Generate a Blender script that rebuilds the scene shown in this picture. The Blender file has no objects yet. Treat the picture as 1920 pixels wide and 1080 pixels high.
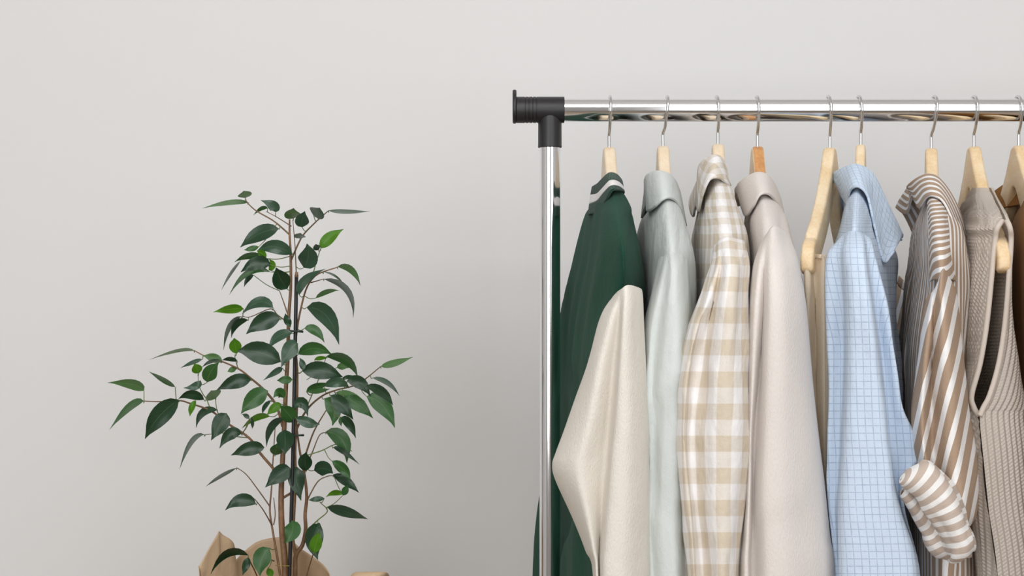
import bpy, bmesh, math, random
import numpy as np
from mathutils import Vector

random.seed(7)
scene = bpy.context.scene
col = scene.collection

# ------------------------------------------------------------------ camera
S = 0.00057            # metres per photo pixel in the plane of the rail (Y = 0)
D = 1.7                # camera to rail
ZR = 1.50              # rail height
EZ = ZR - (540 - 206) * S
cam_d = bpy.data.cameras.new('camera')
cam = bpy.data.objects.new('camera', cam_d); col.objects.link(cam)
cam.location = (0, -D, EZ)
cam.rotation_euler = (math.pi / 2, 0, 0)
cam_d.sensor_width = 36
cam_d.lens = 36 * D / (1920 * S)
cam_d.clip_start = 0.02
scene.camera = cam

# ------------------------------------------------------------------ world, light, exposure
w = bpy.data.worlds.new('world'); scene.world = w; w.use_nodes = True
w.node_tree.nodes['Background'].inputs[0].default_value = (0.86, 0.93, 1.0, 1)
w.node_tree.nodes['Background'].inputs[1].default_value = 1.0

def area(name, loc, rot, sx, sy, power, color):
    l = bpy.data.lights.new(name, 'AREA'); l.shape = 'RECTANGLE'
    l.size = sx; l.size_y = sy; l.energy = power; l.color = color
    o = bpy.data.objects.new(name, l); col.objects.link(o)
    o.location = loc; o.rotation_euler = rot
    return o
# a large soft studio lamp under the ceiling, right of the camera, and daylight from two windows behind it
lamp = area('softbox_lamp', (0.2, -1.35, 2.52), (0, 0, 0), 1.7, 1.0, 19, (1.0, 0.99, 0.985))
lamp.rotation_euler = (Vector((0.1, 0.2, 1.25)) - Vector(lamp.location)).to_track_quat('-Z', 'Y').to_euler()
area('window_daylight', (1.35, -3.16, 1.65), (math.radians(90), 0, 0), 1.7, 1.6, 19, (1.0, 0.99, 0.985))
area('window_daylight', (-1.0, -3.16, 1.65), (math.radians(90), 0, 0), 1.3, 1.6, 30, (1.0, 0.99, 0.985))
scene.view_settings.view_transform = 'Standard'
scene.view_settings.look = 'None'
scene.view_settings.exposure = -0.03
scene.view_settings.gamma = 1.0
scene.view_settings.use_curve_mapping = False

# ------------------------------------------------------------------ helpers
def kk(Y): return S * (D + Y) / D
def P(px, py, Y=0.0):
    k = kk(Y)
    return np.array([(px - 960) * k, Y, EZ - (py - 540) * k])

def hexc(h):
    h = h.lstrip('#')
    v = [int(h[i:i + 2], 16) / 255 for i in (0, 2, 4)]
    return tuple((c / 12.92 if c <= 0.04045 else ((c + 0.055) / 1.055) ** 2.4) for c in v) + (1,)

class NT:
    """tiny node-tree helper"""
    def __init__(s, name):
        s.m = bpy.data.materials.new(name); s.m.use_nodes = True
        s.t = s.m.node_tree; s.b = s.t.nodes['Principled BSDF']
    def n(s, kind, **kw):
        nd = s.t.nodes.new(kind)
        for k, v in kw.items(): setattr(nd, k, v)
        return nd
    def l(s, a, b): s.t.links.new(a, b)
    def math(s, op, a, b=None, c=None):
        nd = s.n('ShaderNodeMath', operation=op)
        for i, v in enumerate((a, b, c)):
            if v is None: continue
            if isinstance(v, (int, float)): nd.inputs[i].default_value = v
            else: s.l(v, nd.inputs[i])
        return nd.outputs[0]
    def mix(s, f, a, b):
        nd = s.n('ShaderNodeMix', data_type='RGBA')
        for i, v in ((0, f), (6, a), (7, b)):
            if isinstance(v, (int, float)): nd.inputs[i].default_value = v
            elif isinstance(v, tuple): nd.inputs[i].default_value = v
            else: s.l(v, nd.inputs[i])
        return nd.outputs[2]
    def uv(s):
        u = s.n('ShaderNodeUVMap'); sp = s.n('ShaderNodeSeparateXYZ'); s.l(u.outputs[0], sp.inputs[0])
        return u.outputs[0], sp.outputs[0], sp.outputs[1]
    def noise(s, vec, scale, detail=2.0, rough=0.5, sc3=None):
        if sc3 is not None:
            mp = s.n('ShaderNodeMapping'); mp.inputs['Scale'].default_value = sc3
            s.l(vec, mp.inputs[0]); vec = mp.outputs[0]
        nd = s.n('ShaderNodeTexNoise'); nd.inputs['Scale'].default_value = scale
        nd.inputs['Detail'].default_value = detail; nd.inputs['Roughness'].default_value = rough
        s.l(vec, nd.inputs['Vector']); return nd.outputs[0]
    def bump(s, h, strength, dist):
        nd = s.n('ShaderNodeBump'); nd.inputs['Strength'].default_value = strength
        nd.inputs['Distance'].default_value = dist; s.l(h, nd.inputs['Height'])
        s.l(nd.outputs[0], s.b.inputs['Normal'])

def simple(name, c, rough=0.5, metal=0.0, **kw):
    t = NT(name); t.b.inputs['Base Color'].default_value = c
    t.b.inputs['Roughness'].default_value = rough; t.b.inputs['Metallic'].default_value = metal
    for k, v in kw.items(): t.b.inputs[k].default_value = v
    return t.m

def cloth_common(t, weave=1000, wdist=0.0006, wstr=0.6, sheen=0.04, wr=0.6):
    uv, u, v = t.uv()
    t.b.inputs['Roughness'].default_value = 0.92
    t.b.inputs['Specular IOR Level'].default_value = 0.15
    t.b.inputs['Sheen Weight'].default_value = sheen
    t.b.inputs['Sheen Roughness'].default_value = 0.6
    a = t.noise(uv, weave, 2, 0.6, (1, 0.45, 1))
    b = t.noise(uv, 38, 3, 0.55, (1.0, 0.55, 1))
    h = t.math('ADD', t.math('MULTIPLY', a, 1.0), t.math('MULTIPLY', b, 6.0 * wr))
    t.bump(h, wstr, wdist)
    return uv, u, v

def mat_plain(name, c, c2=None, **kw):
    t = NT(name); uv, u, v = cloth_common(t, **kw)
    f = t.noise(uv, 900, 2, 0.7, (1, 0.4, 1))
    t.l(t.mix(f, c, c2 or tuple(x * 0.9 for x in c[:3]) + (1,)), t.b.inputs['Base Color'])
    return t.m

def mat_gingham(name, white, beige, p=0.029):
    t = NT(name); uv, u, v = cloth_common(t, wr=2.2)
    def band(x):
        f = t.math('FRACT', t.math('MULTIPLY', x, 1 / p))
        d = t.math('ABSOLUTE', t.math('SUBTRACT', f, 0.5))
        mr = t.n('ShaderNodeMapRange'); mr.inputs[1].default_value = 0.235; mr.inputs[2].default_value = 0.265
        mr.inputs[3].default_value = 1.0; mr.inputs[4].default_value = 0.0
        t.l(d, mr.inputs[0]); return mr.outputs[0]
    s = t.math('ADD', t.math('MULTIPLY', band(u), 0.52), t.math('MULTIPLY', band(v), 0.48))
    th = t.noise(uv, 700, 2, 0.7, (0.12, 1, 1))
    s2 = t.math('MULTIPLY', s, t.math('ADD', t.math('MULTIPLY', th, 0.7), 0.68))
    t.l(t.mix(s2, white, beige), t.b.inputs['Base Color'])
    return t.m

def mat_check(name, base, line, p=0.0067):
    t = NT(name); uv, u, v = cloth_common(t, wr=1.5)
    def ln(x, pp, wd):
        f = t.math('FRACT', t.math('MULTIPLY', x, 1 / pp))
        return t.math('LESS_THAN', f, wd)
    a = t.math('MAXIMUM', ln(u, p, 0.13), ln(v, p, 0.13))
    b = t.math('MAXIMUM', ln(u, p / 4, 0.3), ln(v, p / 4, 0.3))
    th = t.noise(uv, 120, 2, 0.5)
    f = t.math('ADD', t.math('MULTIPLY', a, t.math('ADD', t.math('MULTIPLY', th, 0.8), 0.02)), t.math('MULTIPLY', b, 0.05))
    t.l(t.mix(t.math('MINIMUM', f, 1.0), base, line), t.b.inputs['Base Color'])
    return t.m

def mat_stripe(name, white, brown, p=0.0112, frac=0.6):
    t = NT(name); uv, u, v = cloth_common(t, wr=1.5)
    f = t.math('FRACT', t.math('MULTIPLY', u, 1 / p))
    m = t.math('LESS_THAN', f, frac)
    th = t.noise(uv, 600, 2, 0.6, (1, 0.15, 1))
    br = t.mix(th, brown, tuple(x * 0.86 for x in brown[:3]) + (1,))
    t.l(t.mix(m, white, br), t.b.inputs['Base Color'])
    return t.m

def mat_knit(name, c, p=0.0062, flat=False):
    """ribbed knit: rounded ribs carrying rows of V stitches"""
    t = NT(name); uv, u, v = t.uv()
    t.b.inputs['Roughness'].default_value = 0.95
    t.b.inputs['Specular IOR Level'].default_value = 0.1
    t.b.inputs['Sheen Weight'].default_value = 0.3
    fu = t.math('FRACT', t.math('MULTIPLY', u, 1 / p))
    tri = t.math('ABSOLUTE', t.math('SUBTRACT', fu, 0.5))           # 0 at rib centre
    rib = t.math('COSINE', t.math('MULTIPLY', tri, 2 * math.pi))     # 1 .. -1
    vv = t.math('ADD', t.math('MULTIPLY', v, 1 / 0.0034), t.math('MULTIPLY', tri, -1.5))
    st = t.math('SINE', t.math('MULTIPLY', vv, 2 * math.pi))
    fuzz = t.noise(uv, 900, 2, 0.7)
    h = t.math('ADD', t.math('MULTIPLY', rib, 0.45 if flat else 1.0), t.math('ADD', t.math('MULTIPLY', st, 0.35), t.math('MULTIPLY', fuzz, 0.4)))
    t.bump(h, 0.75, 0.0013)
    dk = tuple(x * 0.80 for x in c[:3]) + (1,)
    cc = t.mix(fuzz, c, dk); t.l(cc, t.b.inputs['Base Color'])
    tr = t.n('ShaderNodeBsdfTranslucent'); t.l(cc, tr.inputs[0])
    mx = t.n('ShaderNodeMixShader'); mx.inputs[0].default_value = 0.0 if c[0] < 0.2 else 0.28
    t.l(t.b.outputs[0], mx.inputs[1]); t.l(tr.outputs[0], mx.inputs[2]); t.l(mx.outputs[0], t.t.nodes['Material Output'].inputs[0])
    return t.m

def mat_wood(name, c1, c2, sc=1.0):
    t = NT(name)
    tc = t.n('ShaderNodeTexCoord')
    f = t.noise(tc.outputs['Object'], 14 * sc, 4, 0.6, (3.5, 0.6, 3.5))
    g = t.noise(tc.outputs['Object'], 120, 2, 0.6, (4, 0.25, 4))
    ff = t.math('ADD', t.math('MULTIPLY', f, 0.8), t.math('MULTIPLY', g, 0.3))
    r = t.n('ShaderNodeValToRGB'); r.color_ramp.elements[0].position = 0.35; r.color_ramp.elements[1].position = 0.75
    r.color_ramp.elements[0].color = c1; r.color_ramp.elements[1].color = c2
    t.l(ff, r.inputs[0]); t.l(r.outputs[0], t.b.inputs['Base Color'])
    t.b.inputs['Roughness'].default_value = 0.45
    return t.m

def mat_wall(name, c):
    t = NT(name); tc = t.n('ShaderNodeTexCoord')
    t.b.inputs['Base Color'].default_value = c; t.b.inputs['Roughness'].default_value = 0.9
    t.b.inputs['Specular IOR Level'].default_value = 0.1
    t.bump(t.noise(tc.outputs['Object'], 90, 3, 0.5), 0.04, 0.002)
    return t.m

# ------------------------------------------------------------------ object helpers
def link(name, mesh, parent=None):
    o = bpy.data.objects.new(name, mesh); col.objects.link(o)
    if parent is not None: o.parent = parent; o.matrix_parent_inverse = parent.matrix_world.inverted()
    return o
def empty(name, loc, label, cat, group=None):
    o = bpy.data.objects.new(name, None); col.objects.link(o)
    o.location = loc; o.empty_display_size = 0.05
    o['label'] = label; o['category'] = cat
    if group: o['group'] = group
    bpy.context.view_layer.update()
    return o
def mesh_obj(name, verts, faces, mat, parent=None, smooth=True, uvs=None):
    me = bpy.data.meshes.new(name)
    me.from_pydata([tuple(map(float, v)) for v in verts], [], faces)
    if uvs is not None:
        lay = me.uv_layers.new(name='UVMap')
        vi = np.empty(len(me.loops), dtype=np.int32); me.loops.foreach_get('vertex_index', vi)
        lay.data.foreach_set('uv', np.asarray(uvs, dtype=np.float32)[vi].ravel())
    if mat: me.materials.append(mat)
    if smooth: me.polygons.foreach_set('use_smooth', [True] * len(me.polygons))
    me.update()
    return link(name, me, parent)
def box_geo(c, s):
    x, y, z = c; a, b, d = s[0] / 2, s[1] / 2, s[2] / 2
    v = [(x + i * a, y + j * b, z + k * d) for k in (-1, 1) for j in (-1, 1) for i in (-1, 1)]
    f = [(0, 2, 3, 1), (4, 5, 7, 6), (0, 1, 5, 4), (2, 6, 7, 3), (0, 4, 6, 2), (1, 3, 7, 5)]
    return v, f
def boxes(name, lst, mat, parent=None, bevel=0.0):
    V, F = [], []
    for c, s in lst:
        v, f = box_geo(c, s); n = len(V); V += v; F += [tuple(i + n for i in q) for q in f]
    o = mesh_obj(name, V, F, mat, parent, smooth=False)
    if bevel:
        m = o.modifiers.new('bevel', 'BEVEL'); m.width = bevel; m.segments = 3
    return o
def struct(o): o['kind'] = 'structure'; return o

def catmull(pts, n, closed=False):
    """resample (K, ...) key array to n samples per key span"""
    pts = np.asarray(pts, float); K = len(pts); out = []
    spans = K if closed else K - 1
    for i in range(spans):
        if closed: p0, p1, p2, p3 = pts[(i - 1) % K], pts[i], pts[(i + 1) % K], pts[(i + 2) % K]
        else: p0, p1, p2, p3 = pts[max(i - 1, 0)], pts[i], pts[i + 1], pts[min(i + 2, K - 1)]
        for s in range(n):
            t = s / n
            out.append(0.5 * ((2 * p1) + (p2 - p0) * t + (2 * p0 - 5 * p1 + 4 * p2 - p3) * t * t + (3 * p1 - p0 - 3 * p2 + p3) * t ** 3))
    if not closed: out.append(pts[-1])
    return np.array(out)

def vnoise(x, y, seed):
    r = np.random.RandomState(seed); T = r.rand(64, 64) * 2 - 1
    xi = np.floor(x).astype(int); yi = np.floor(y).astype(int); fx = x - xi; fy = y - yi
    fx = fx * fx * (3 - 2 * fx); fy = fy * fy * (3 - 2 * fy)
    g = lambda a, b: T[a % 64, b % 64]
    return (g(xi, yi) * (1 - fx) + g(xi + 1, yi) * fx) * (1 - fy) + (g(xi, yi + 1) * (1 - fx) + g(xi + 1, yi + 1) * fx) * fy

def net(name, keys, mat, parent, closed=True, nu=8, nv=8, ref=0, rot=0.0, off=(0, 0), wr=0.0012, wfu=30.0, wfv=6.0,
        seed=1, solid=0.0012, reverse=False, world=False, rib=None, planar=False, vfade=0.04):
    """cloth surface through a grid of key points (rows of (px, py, Y)); returns the object"""
    K = np.array([[p if world else P(*p) for p in row] for row in keys], float)
    G = catmull(K, nv)                                             # rows
    G = np.swapaxes(catmull(np.swapaxes(G, 0, 1), nu, closed), 0, 1)  # columns
    R, C = G.shape[:2]
    # uv: arc length along the row from the reference column, length down that column
    nxt = np.roll(G, -1, axis=1) if closed else G
    seg = np.linalg.norm(np.roll(G, -1, axis=1) - G, axis=2)
    cum = np.concatenate([np.zeros((R, 1)), np.cumsum(seg, axis=1)], axis=1)[:, :C]
    rc = ref * nu
    U = cum - cum[:, rc:rc + 1]
    dv = np.linalg.norm(np.diff(G[:, rc], axis=0), axis=1)
    V = np.concatenate([[0], np.cumsum(dv)])[:, None] * np.ones((1, C))
    if planar:
        sl = G[..., 0].mean() / (D + G[..., 1].mean()); U = G[..., 0] - sl * G[..., 1]; V = G[0, rc, 2] - G[..., 2]
    # normals
    du = (np.roll(G, -1, 1) - np.roll(G, 1, 1)) if closed else np.gradient(G, axis=1)
    dvv = np.gradient(G, axis=0)
    N = np.cross(du, dvv); N /= (np.linalg.norm(N, axis=2, keepdims=True) + 1e-12)
    if wr:
        d = vnoise(U * wfu + 50 + 2.0 * vnoise(U * 9, V * 9 + 7, seed + 3), V * wfv + 20, seed) + 0.5 * vnoise(U * wfu * 2.3 + 9 + V * 8, V * wfv * 2.6 + 5, seed + 1)
        e = np.ones((R, C))
        if closed:  # fade at wrap seam so the noise closes
            t = np.arange(C) / C; s = np.clip(np.minimum(np.abs(t - (rc / C - 0.5) % 1), 1 - np.abs(t - (rc / C - 0.5) % 1)) * 12, 0, 1)
            e *= s[None]
        e *= np.clip(V / vfade, 0.12, 1)
        G = G + N * (d * e * wr)[..., None]
    if rib:
        G = G + N * (rib[1] * (np.abs(np.sin(math.pi * U / rib[0])) - .5) * np.clip(V / .1, .15, 1))[..., None]
    a = math.radians(rot); ca, sa = math.cos(a), math.sin(a)
    UU = U * ca - V * sa + off[0]; VV = U * sa + V * ca + off[1]
    Cc = C + 1 if closed else C
    if closed:
        U2 = np.concatenate([U, (U[:, -1] + seg[:, -1])[:, None]], 1); V2 = np.concatenate([V, V[:, :1]], 1)
        # wrap the uv on the side opposite the reference column: shift columns left of the reference
        half = (rc + C // 2) % C
        tot = seg.sum(1)[:, None]
        cols = np.arange(C + 1)
        if planar: U2[:, -1] = U2[:, 0]
        elif rc < half: U2 = np.where(cols[None] > half, U2 - tot, U2)
        else: U2 = np.where(cols[None] <= half, U2 + tot, U2)
        UU = U2 * ca - V2 * sa + off[0]; VV = U2 * sa + V2 * ca + off[1]
        G = np.concatenate([G, G[:, :1]], 1)
    verts = G.reshape(-1, 3); uvs = np.stack([UU, VV], -1).reshape(-1, 2)
    f = []
    for i in range(R - 1):
        b = i * Cc
        for j in range(Cc - 1):
            q = (b + j, b + j + 1, b + Cc + j + 1, b + Cc + j)
            f.append(q[::-1] if reverse else q)
    o = mesh_obj(name, verts, f, mat, parent, uvs=uvs)
    if closed:   # weld the doubled seam column
        bm = bmesh.new(); bm.from_mesh(o.data); bmesh.ops.remove_doubles(bm, verts=bm.verts, dist=1e-6); bm.to_mesh(o.data); bm.free()
    if solid:
        m = o.modifiers.new('thickness', 'SOLIDIFY'); m.thickness = solid; m.offset = 0
    return o

def tube(name, pts, radii, mat, parent=None, seg=8, n=5, caps=True, closed=False, interp=True):
    pts = np.asarray(pts, float); radii = np.asarray(radii, float)
    if interp:
        Q = catmull(np.concatenate([pts, radii[:, None]], 1), n); pts, radii = Q[:, :3], np.maximum(Q[:, 3], 1e-5)
    T = np.gradient(pts, axis=0); T /= np.linalg.norm(T, axis=1, keepdims=True) + 1e-12
    ref = np.array([1.0, 0, 0]) if abs(T[0][0]) < 0.8 else np.array([0, 1.0, 0])
    V, F = [], []
    for i, (p, r) in enumerate(zip(pts, radii)):
        a = ref - T[i] * ref.dot(T[i]); a /= np.linalg.norm(a); b = np.cross(T[i], a); ref = a
        for k in range(seg):
            t = 2 * math.pi * k / seg; V.append(p + r * (math.cos(t) * a + math.sin(t) * b))
    for i in range(len(pts) - 1):
        for k in range(seg):
            F.append((i * seg + k, i * seg + (k + 1) % seg, (i + 1) * seg + (k + 1) % seg, (i + 1) * seg + k))
    if caps:
        F.append(tuple(range(seg))[::-1]); n0 = (len(pts) - 1) * seg; F.append(tuple(n0 + k for k in range(seg)))
    if name is None: return V, F
    o = mesh_obj(name, V, F, mat, parent)
    return o

def lathe(name, prof, axis, origin, mat, parent, seg=40, smooth_angle=30):
    """prof: list of (t along axis, radius)"""
    V, F = [], []
    for t, r in prof:
        for k in range(seg):
            a = 2 * math.pi * k / seg; c, s = r * math.cos(a), r * math.sin(a)
            V.append((origin[0] + (t if axis == 'x' else c), origin[1] + (c if axis == 'x' else s), origin[2] + (s if axis == 'x' else t)))
    for i in range(len(prof) - 1):
        for k in range(seg):
            F.append((i * seg + k, i * seg + (k + 1) % seg, (i + 1) * seg + (k + 1) % seg, (i + 1) * seg + k))
    F.append(tuple(range(seg))[::-1]); n0 = (len(prof) - 1) * seg; F.append(tuple(n0 + k for k in range(seg)))
    o = mesh_obj(name, V, F, mat, parent)
    bm = bmesh.new(); bm.from_mesh(o.data); bmesh.ops.recalc_face_normals(bm, faces=bm.faces)
    for e in bm.edges:
        if len(e.link_faces) == 2 and e.calc_face_angle(0) > math.radians(smooth_angle): e.smooth = False
    bm.to_mesh(o.data); bm.free()
    return o

# ------------------------------------------------------------------ the room
YW = 0.43
M_wall = mat_wall('painted_wall', (0.770, 0.766, 0.762, 1))
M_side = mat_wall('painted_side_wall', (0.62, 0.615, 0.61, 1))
M_ceil = mat_wall('painted_ceiling', (0.82, 0.82, 0.81, 1))
M_floor = mat_wood('floor_boards', hexc('8d7a66'), hexc('a8957f'), 0.3)
M_white = simple('white_paint', (0.8, 0.8, 0.78, 1), 0.4)
XL, XRt, YF, HC = -2.3, 2.6, -3.3, 2.7
cx, wx = (XL + XRt) / 2, XRt - XL
cy, wy = (YW + YF) / 2, YW - YF
struct(boxes('wall_back', [((cx, YW + 0.05, HC / 2), (wx + 0.2, 0.1, HC))], M_wall))
struct(boxes('floor', [((cx, cy, -0.05), (wx + 0.2, wy + 0.2, 0.1))], M_floor))
struct(boxes('ceiling', [((cx, cy, HC + 0.05), (wx + 0.2, wy + 0.2, 0.1))], M_ceil))
struct(boxes('wall_left', [((XL - 0.05, cy, HC / 2), (0.1, wy, HC))], M_side))
struct(boxes('wall_right', [((XRt + 0.05, cy, HC / 2), (0.1, wy, HC))], M_side))
zs = [(0.0, 0.8), (0.8, 2.5), (2.5, HC)]
fr = [((cx, YF - 0.05, 0.4), (wx, 0.1, 0.8)), ((cx, YF - 0.05, 2.6), (wx, 0.1, 0.2))]
for a, b in ((XL, -1.68), (-0.32, 0.47), (2.23, XRt)):
    fr.append((((a + b) / 2, YF - 0.05, 1.65), (b - a, 0.1, 1.7)))
struct(boxes('wall_front', fr, M_side))
for i, (a, b) in enumerate(((-1.68, -0.32), (0.47, 2.23))):
    m = (a + b) / 2
    struct(boxes('window_%d' % (i + 1), [((a + 0.02, YF + 0.01, 1.65), (0.04, 0.06, 1.7)), ((b - 0.02, YF + 0.01, 1.65), (0.04, 0.06, 1.7)),
           ((m, YF + 0.01, 0.82), (b - a, 0.06, 0.04)), ((m, YF + 0.01, 2.48), (b - a, 0.06, 0.04))], M_white))
struct(boxes('baseboard_back', [((cx, YW - 0.006, 0.05), (wx, 0.012, 0.1))], M_white, bevel=0.002))

# ------------------------------------------------------------------ clothes rack
M_chrome = simple('chrome', (0.88, 0.88, 0.89, 1), 0.10, 1.0)
M_wire = simple('steel_wire', (0.72, 0.72, 0.72, 1), 0.18, 1.0)
t = NT('black_plastic'); t.b.inputs['Base Color'].default_value = (0.016, 0.015, 0.017, 1); t.b.inputs['Roughness'].default_value = 0.42
tc = t.n('ShaderNodeTexCoord'); t.bump(t.noise(tc.outputs['Object'], 900, 2), 0.08, 0.001)
M_black = t.m
px = lambda v: (v - 960) * S
xpost = px(1031)
xend = px(2420)
rack = empty('clothes_rack', (xpost, 0, 0), 'chrome tube clothes rack with black plastic corner connector', 'clothes rack')
lathe('rail', [(px(1040), 22 * S), (px(2400), 22 * S)], 'x', (0, 0, ZR), M_chrome, rack, 64)
for k, xp in enumerate((xpost, px(2409))):
    lathe('post', [(0.06, 19.5 * S), (ZR - 0.02, 19.5 * S)], 'z', (xp, 0, 0), M_chrome, rack, 64)
    sgn = 1 if k == 0 else -1
    X = lambda v: xp + sgn * (v - 1031) * S
    r = 24.6 * S
    prof = [(968, r * .96), (969, r), (983.5, r)]
    for g in (984, 991, 998, 1005): prof += [(g, r), (g + .4, r * .955), (g + 1.4, r * .955), (g + 1.8, r)]
    prof += [(1057, r), (1058, r * .985), (1058, 21.8 * S), (1050, 21.8 * S)]
    con = lathe('corner_connector', [(X(a), b) for a, b in prof], 'x', (0, 0, ZR), M_black, rack, 64)
    z0 = ZR - (277 - 206) * S
    lathe('post_sleeve', [(z0, 20 * S), (z0, 21.4 * S), (z0 + .0006, 22.6 * S), (z0 + .003, 22.2 * S), (ZR - 0.01, 22.0 * S), (ZR, 20 * S)], 'z', (xp, 0, 0), M_black, con, 48)
    # flat end plate with a raised tab
    V = []; F = []
    n = 40
    pts = []
    for q in range(n):
        a = 2 * math.pi * q / n
        y = math.cos(a) * 25.5 * S; z = math.sin(a) * 26 * S
        if math.sin(a) > 0: z = math.sin(a) * 38 * S; y *= (1 - 0.25 * math.sin(a) ** 3)
        pts.append((y, z))
    x0, x1 = X(961), X(968.5)
    V = [(x0, a, ZR + b) for a, b in pts] + [(x1, a, ZR + b) for a, b in pts]
    F = [tuple(range(n))[::-1], tuple(range(n, 2 * n))] + [(q, (q + 1) % n, n + (q + 1) % n, n + q) for q in range(n)]
    if sgn < 0: F = [f[::-1] for f in F]
    o = mesh_obj('end_plate', V, F, M_black, con, smooth=False)
    m = o.modifiers.new('bevel', 'BEVEL'); m.width = 0.0017; m.segments = 3; m.limit_method = 'ANGLE'
    tube('foot', [(xp, -0.24, 0.03), (xp, 0.24, 0.03)], [0.014, 0.014], M_chrome, rack, 16, interp=False)
    boxes('foot_joint', [((xp, 0, 0.035), (0.045, 0.06, 0.07))], M_black, rack, 0.004)
tube('base_bar', [(xpost, 0.0, 0.12), (px(2409), 0.0, 0.12)], [0.009, 0.009], M_chrome, rack, 16, interp=False)

# ------------------------------------------------------------------ hangers
M_wood = mat_wood('pale_maple_wood', hexc('e2c9a6'), hexc('f2e3cc'))
M_wood2 = mat_wood('honey_pine_wood', hexc('e0bd8a'), hexc('f4e4c6'))
M_wood3 = mat_wood('orange_beech_wood', hexc('b5763f'), hexc('dba66e'), 1.6)
UP = [(0, 0), (.008, -.0005), (.014, -.003), (.022, -.010), (.04, -.025), (.07, -.045), (.1, -.062), (.14, -.081), (.18, -.096), (.186, -.1025), (.194, -.1015), (.21, -.108), (.222, -.122)]
LO = [(0, -.045), (.008, -.046), (.014, -.049), (.022, -.055), (.04, -.069), (.07, -.087), (.1, -.101), (.14, -.117), (.18, -.129), (.186, -.131), (.194, -.1335), (.21, -.137), (.222, -.1335)]
UP = [(a * .845, b) for a, b in UP]; LO = [(a * .845, b) for a, b in LO]
def hanger(hook_px, neck_px, neck_py, yaw, label, mat, edge=None, thick=0.0125):
    zt = P(neck_px, neck_py)[2]; x0 = px(neck_px)
    h = empty('clothes_hanger', (x0, 0, zt - 0.05), label, 'hanger', 'wooden hangers on the chrome rail')
    ya = math.radians(yaw); cu, su = math.cos(ya), math.sin(ya)
    # u > 0 runs to the far side; near end swings left for positive yaw
    W = lambda u, v, z: (x0 + u * su + v * cu, u * cu - v * su, zt + z)
    up = [(-a, b) for a, b in UP[::-1]] + UP[1:]
    lo = [(-a, b) for a, b in LO[::-1]] + LO[1:]
    n = len(up); V = []; F = []
    for v in (-thick / 2, thick / 2):
        V += [W(a, v, b) for a, b in up] + [W(a, v, b) for a, b in lo]
    m2 = 2 * n
    for i in range(n - 1):
        F.append((i, i + 1, n + i + 1, n + i)); F.append((m2 + i, m2 + n + i, m2 + n + i + 1, m2 + i + 1))
        F.append((i, m2 + i, m2 + i + 1, i + 1)); F.append((n + i, n + i + 1, m2 + n + i + 1, m2 + n + i))
    F.append((0, n, m2 + n, m2)); F.append((n - 1, m2 + n - 1, m2 + n + n - 1, n + n - 1))
    o = mesh_obj('shoulder_frame', V, F, mat, h, smooth=True)
    if edge:
        o.data.materials.append(edge)
        for i in range(n - 1): o.data.polygons[4 * i + 2].material_index = 1
    m = o.modifiers.new('bevel', 'BEVEL'); m.width = 0.0032; m.segments = 4; m.limit_method = 'ANGLE'; m.angle_limit = math.radians(50)
    bpy.context.view_layer.update()
    tube('trouser_bar', [W(-.160, 0, -.121), W(.160, 0, -.121)], [.0055, .0055], mat, h, 14, interp=False)
    # hook: stem, front bend, over the rail
    xh = px(hook_px); R = 22 * S + 0.0018
    pts = [(x0, 0, zt - 0.012), (x0, 0, zt + 0.004), (x0, -0.0005, zt + 0.014)]
    dx = xh - x0
    pts.append((x0 + dx * 0.35, -R * 0.45, ZR - R * 1.32))
    for a in (205, 180, 155, 130, 110, 90, 70, 45, 20, -5, -25):
        c, s = math.cos(math.radians(a)), math.sin(math.radians(a))
        f = min(1, max(0.6, 0.6 + 0.4 * (s + 0.4)))
        pts.append((x0 + dx * f, c * R, ZR + s * R))
    tube('hook', pts, [0.0017] * len(pts), M_wire, h, 10, 4)
    return h
hanger(1144, 1142, 276, -0.5, 'pale wooden hanger holding the green and cream sweatshirt', M_wood)
hanger(1251, 1243, 274, 2.5, 'pale wooden hanger holding the pale mint grey shirt', M_wood)
hanger(1344, 1346, 270, 4.5, 'pale wooden hanger, barely showing above the gingham shirt collar', M_wood)
hanger(1419, 1420, 275, 4, 'wooden hanger with an orange brown front edge, above the off-white overshirt', M_wood, M_wood3)
hanger(1553, 1556, 277, 18, 'bare wooden hanger with notched arm tip and beige trousers over its bar', M_wood2)
hanger(1610, 1614, 271, 14, 'wooden hanger holding the blue checked shirt', M_wood2, thick=0.010)
hanger(1752, 1746, 278, 13, 'wooden hanger holding the brown and white striped shirt', M_wood2)
hanger(1826, 1826, 275, 7.5, 'wooden hanger whose arm tip pokes out of the knitted vest armhole', M_wood2)
hanger(1908, 1910, 273, 5, 'rightmost wooden hanger, cut off by the photo edge, holding the ochre jumper', M_wood2)

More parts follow.
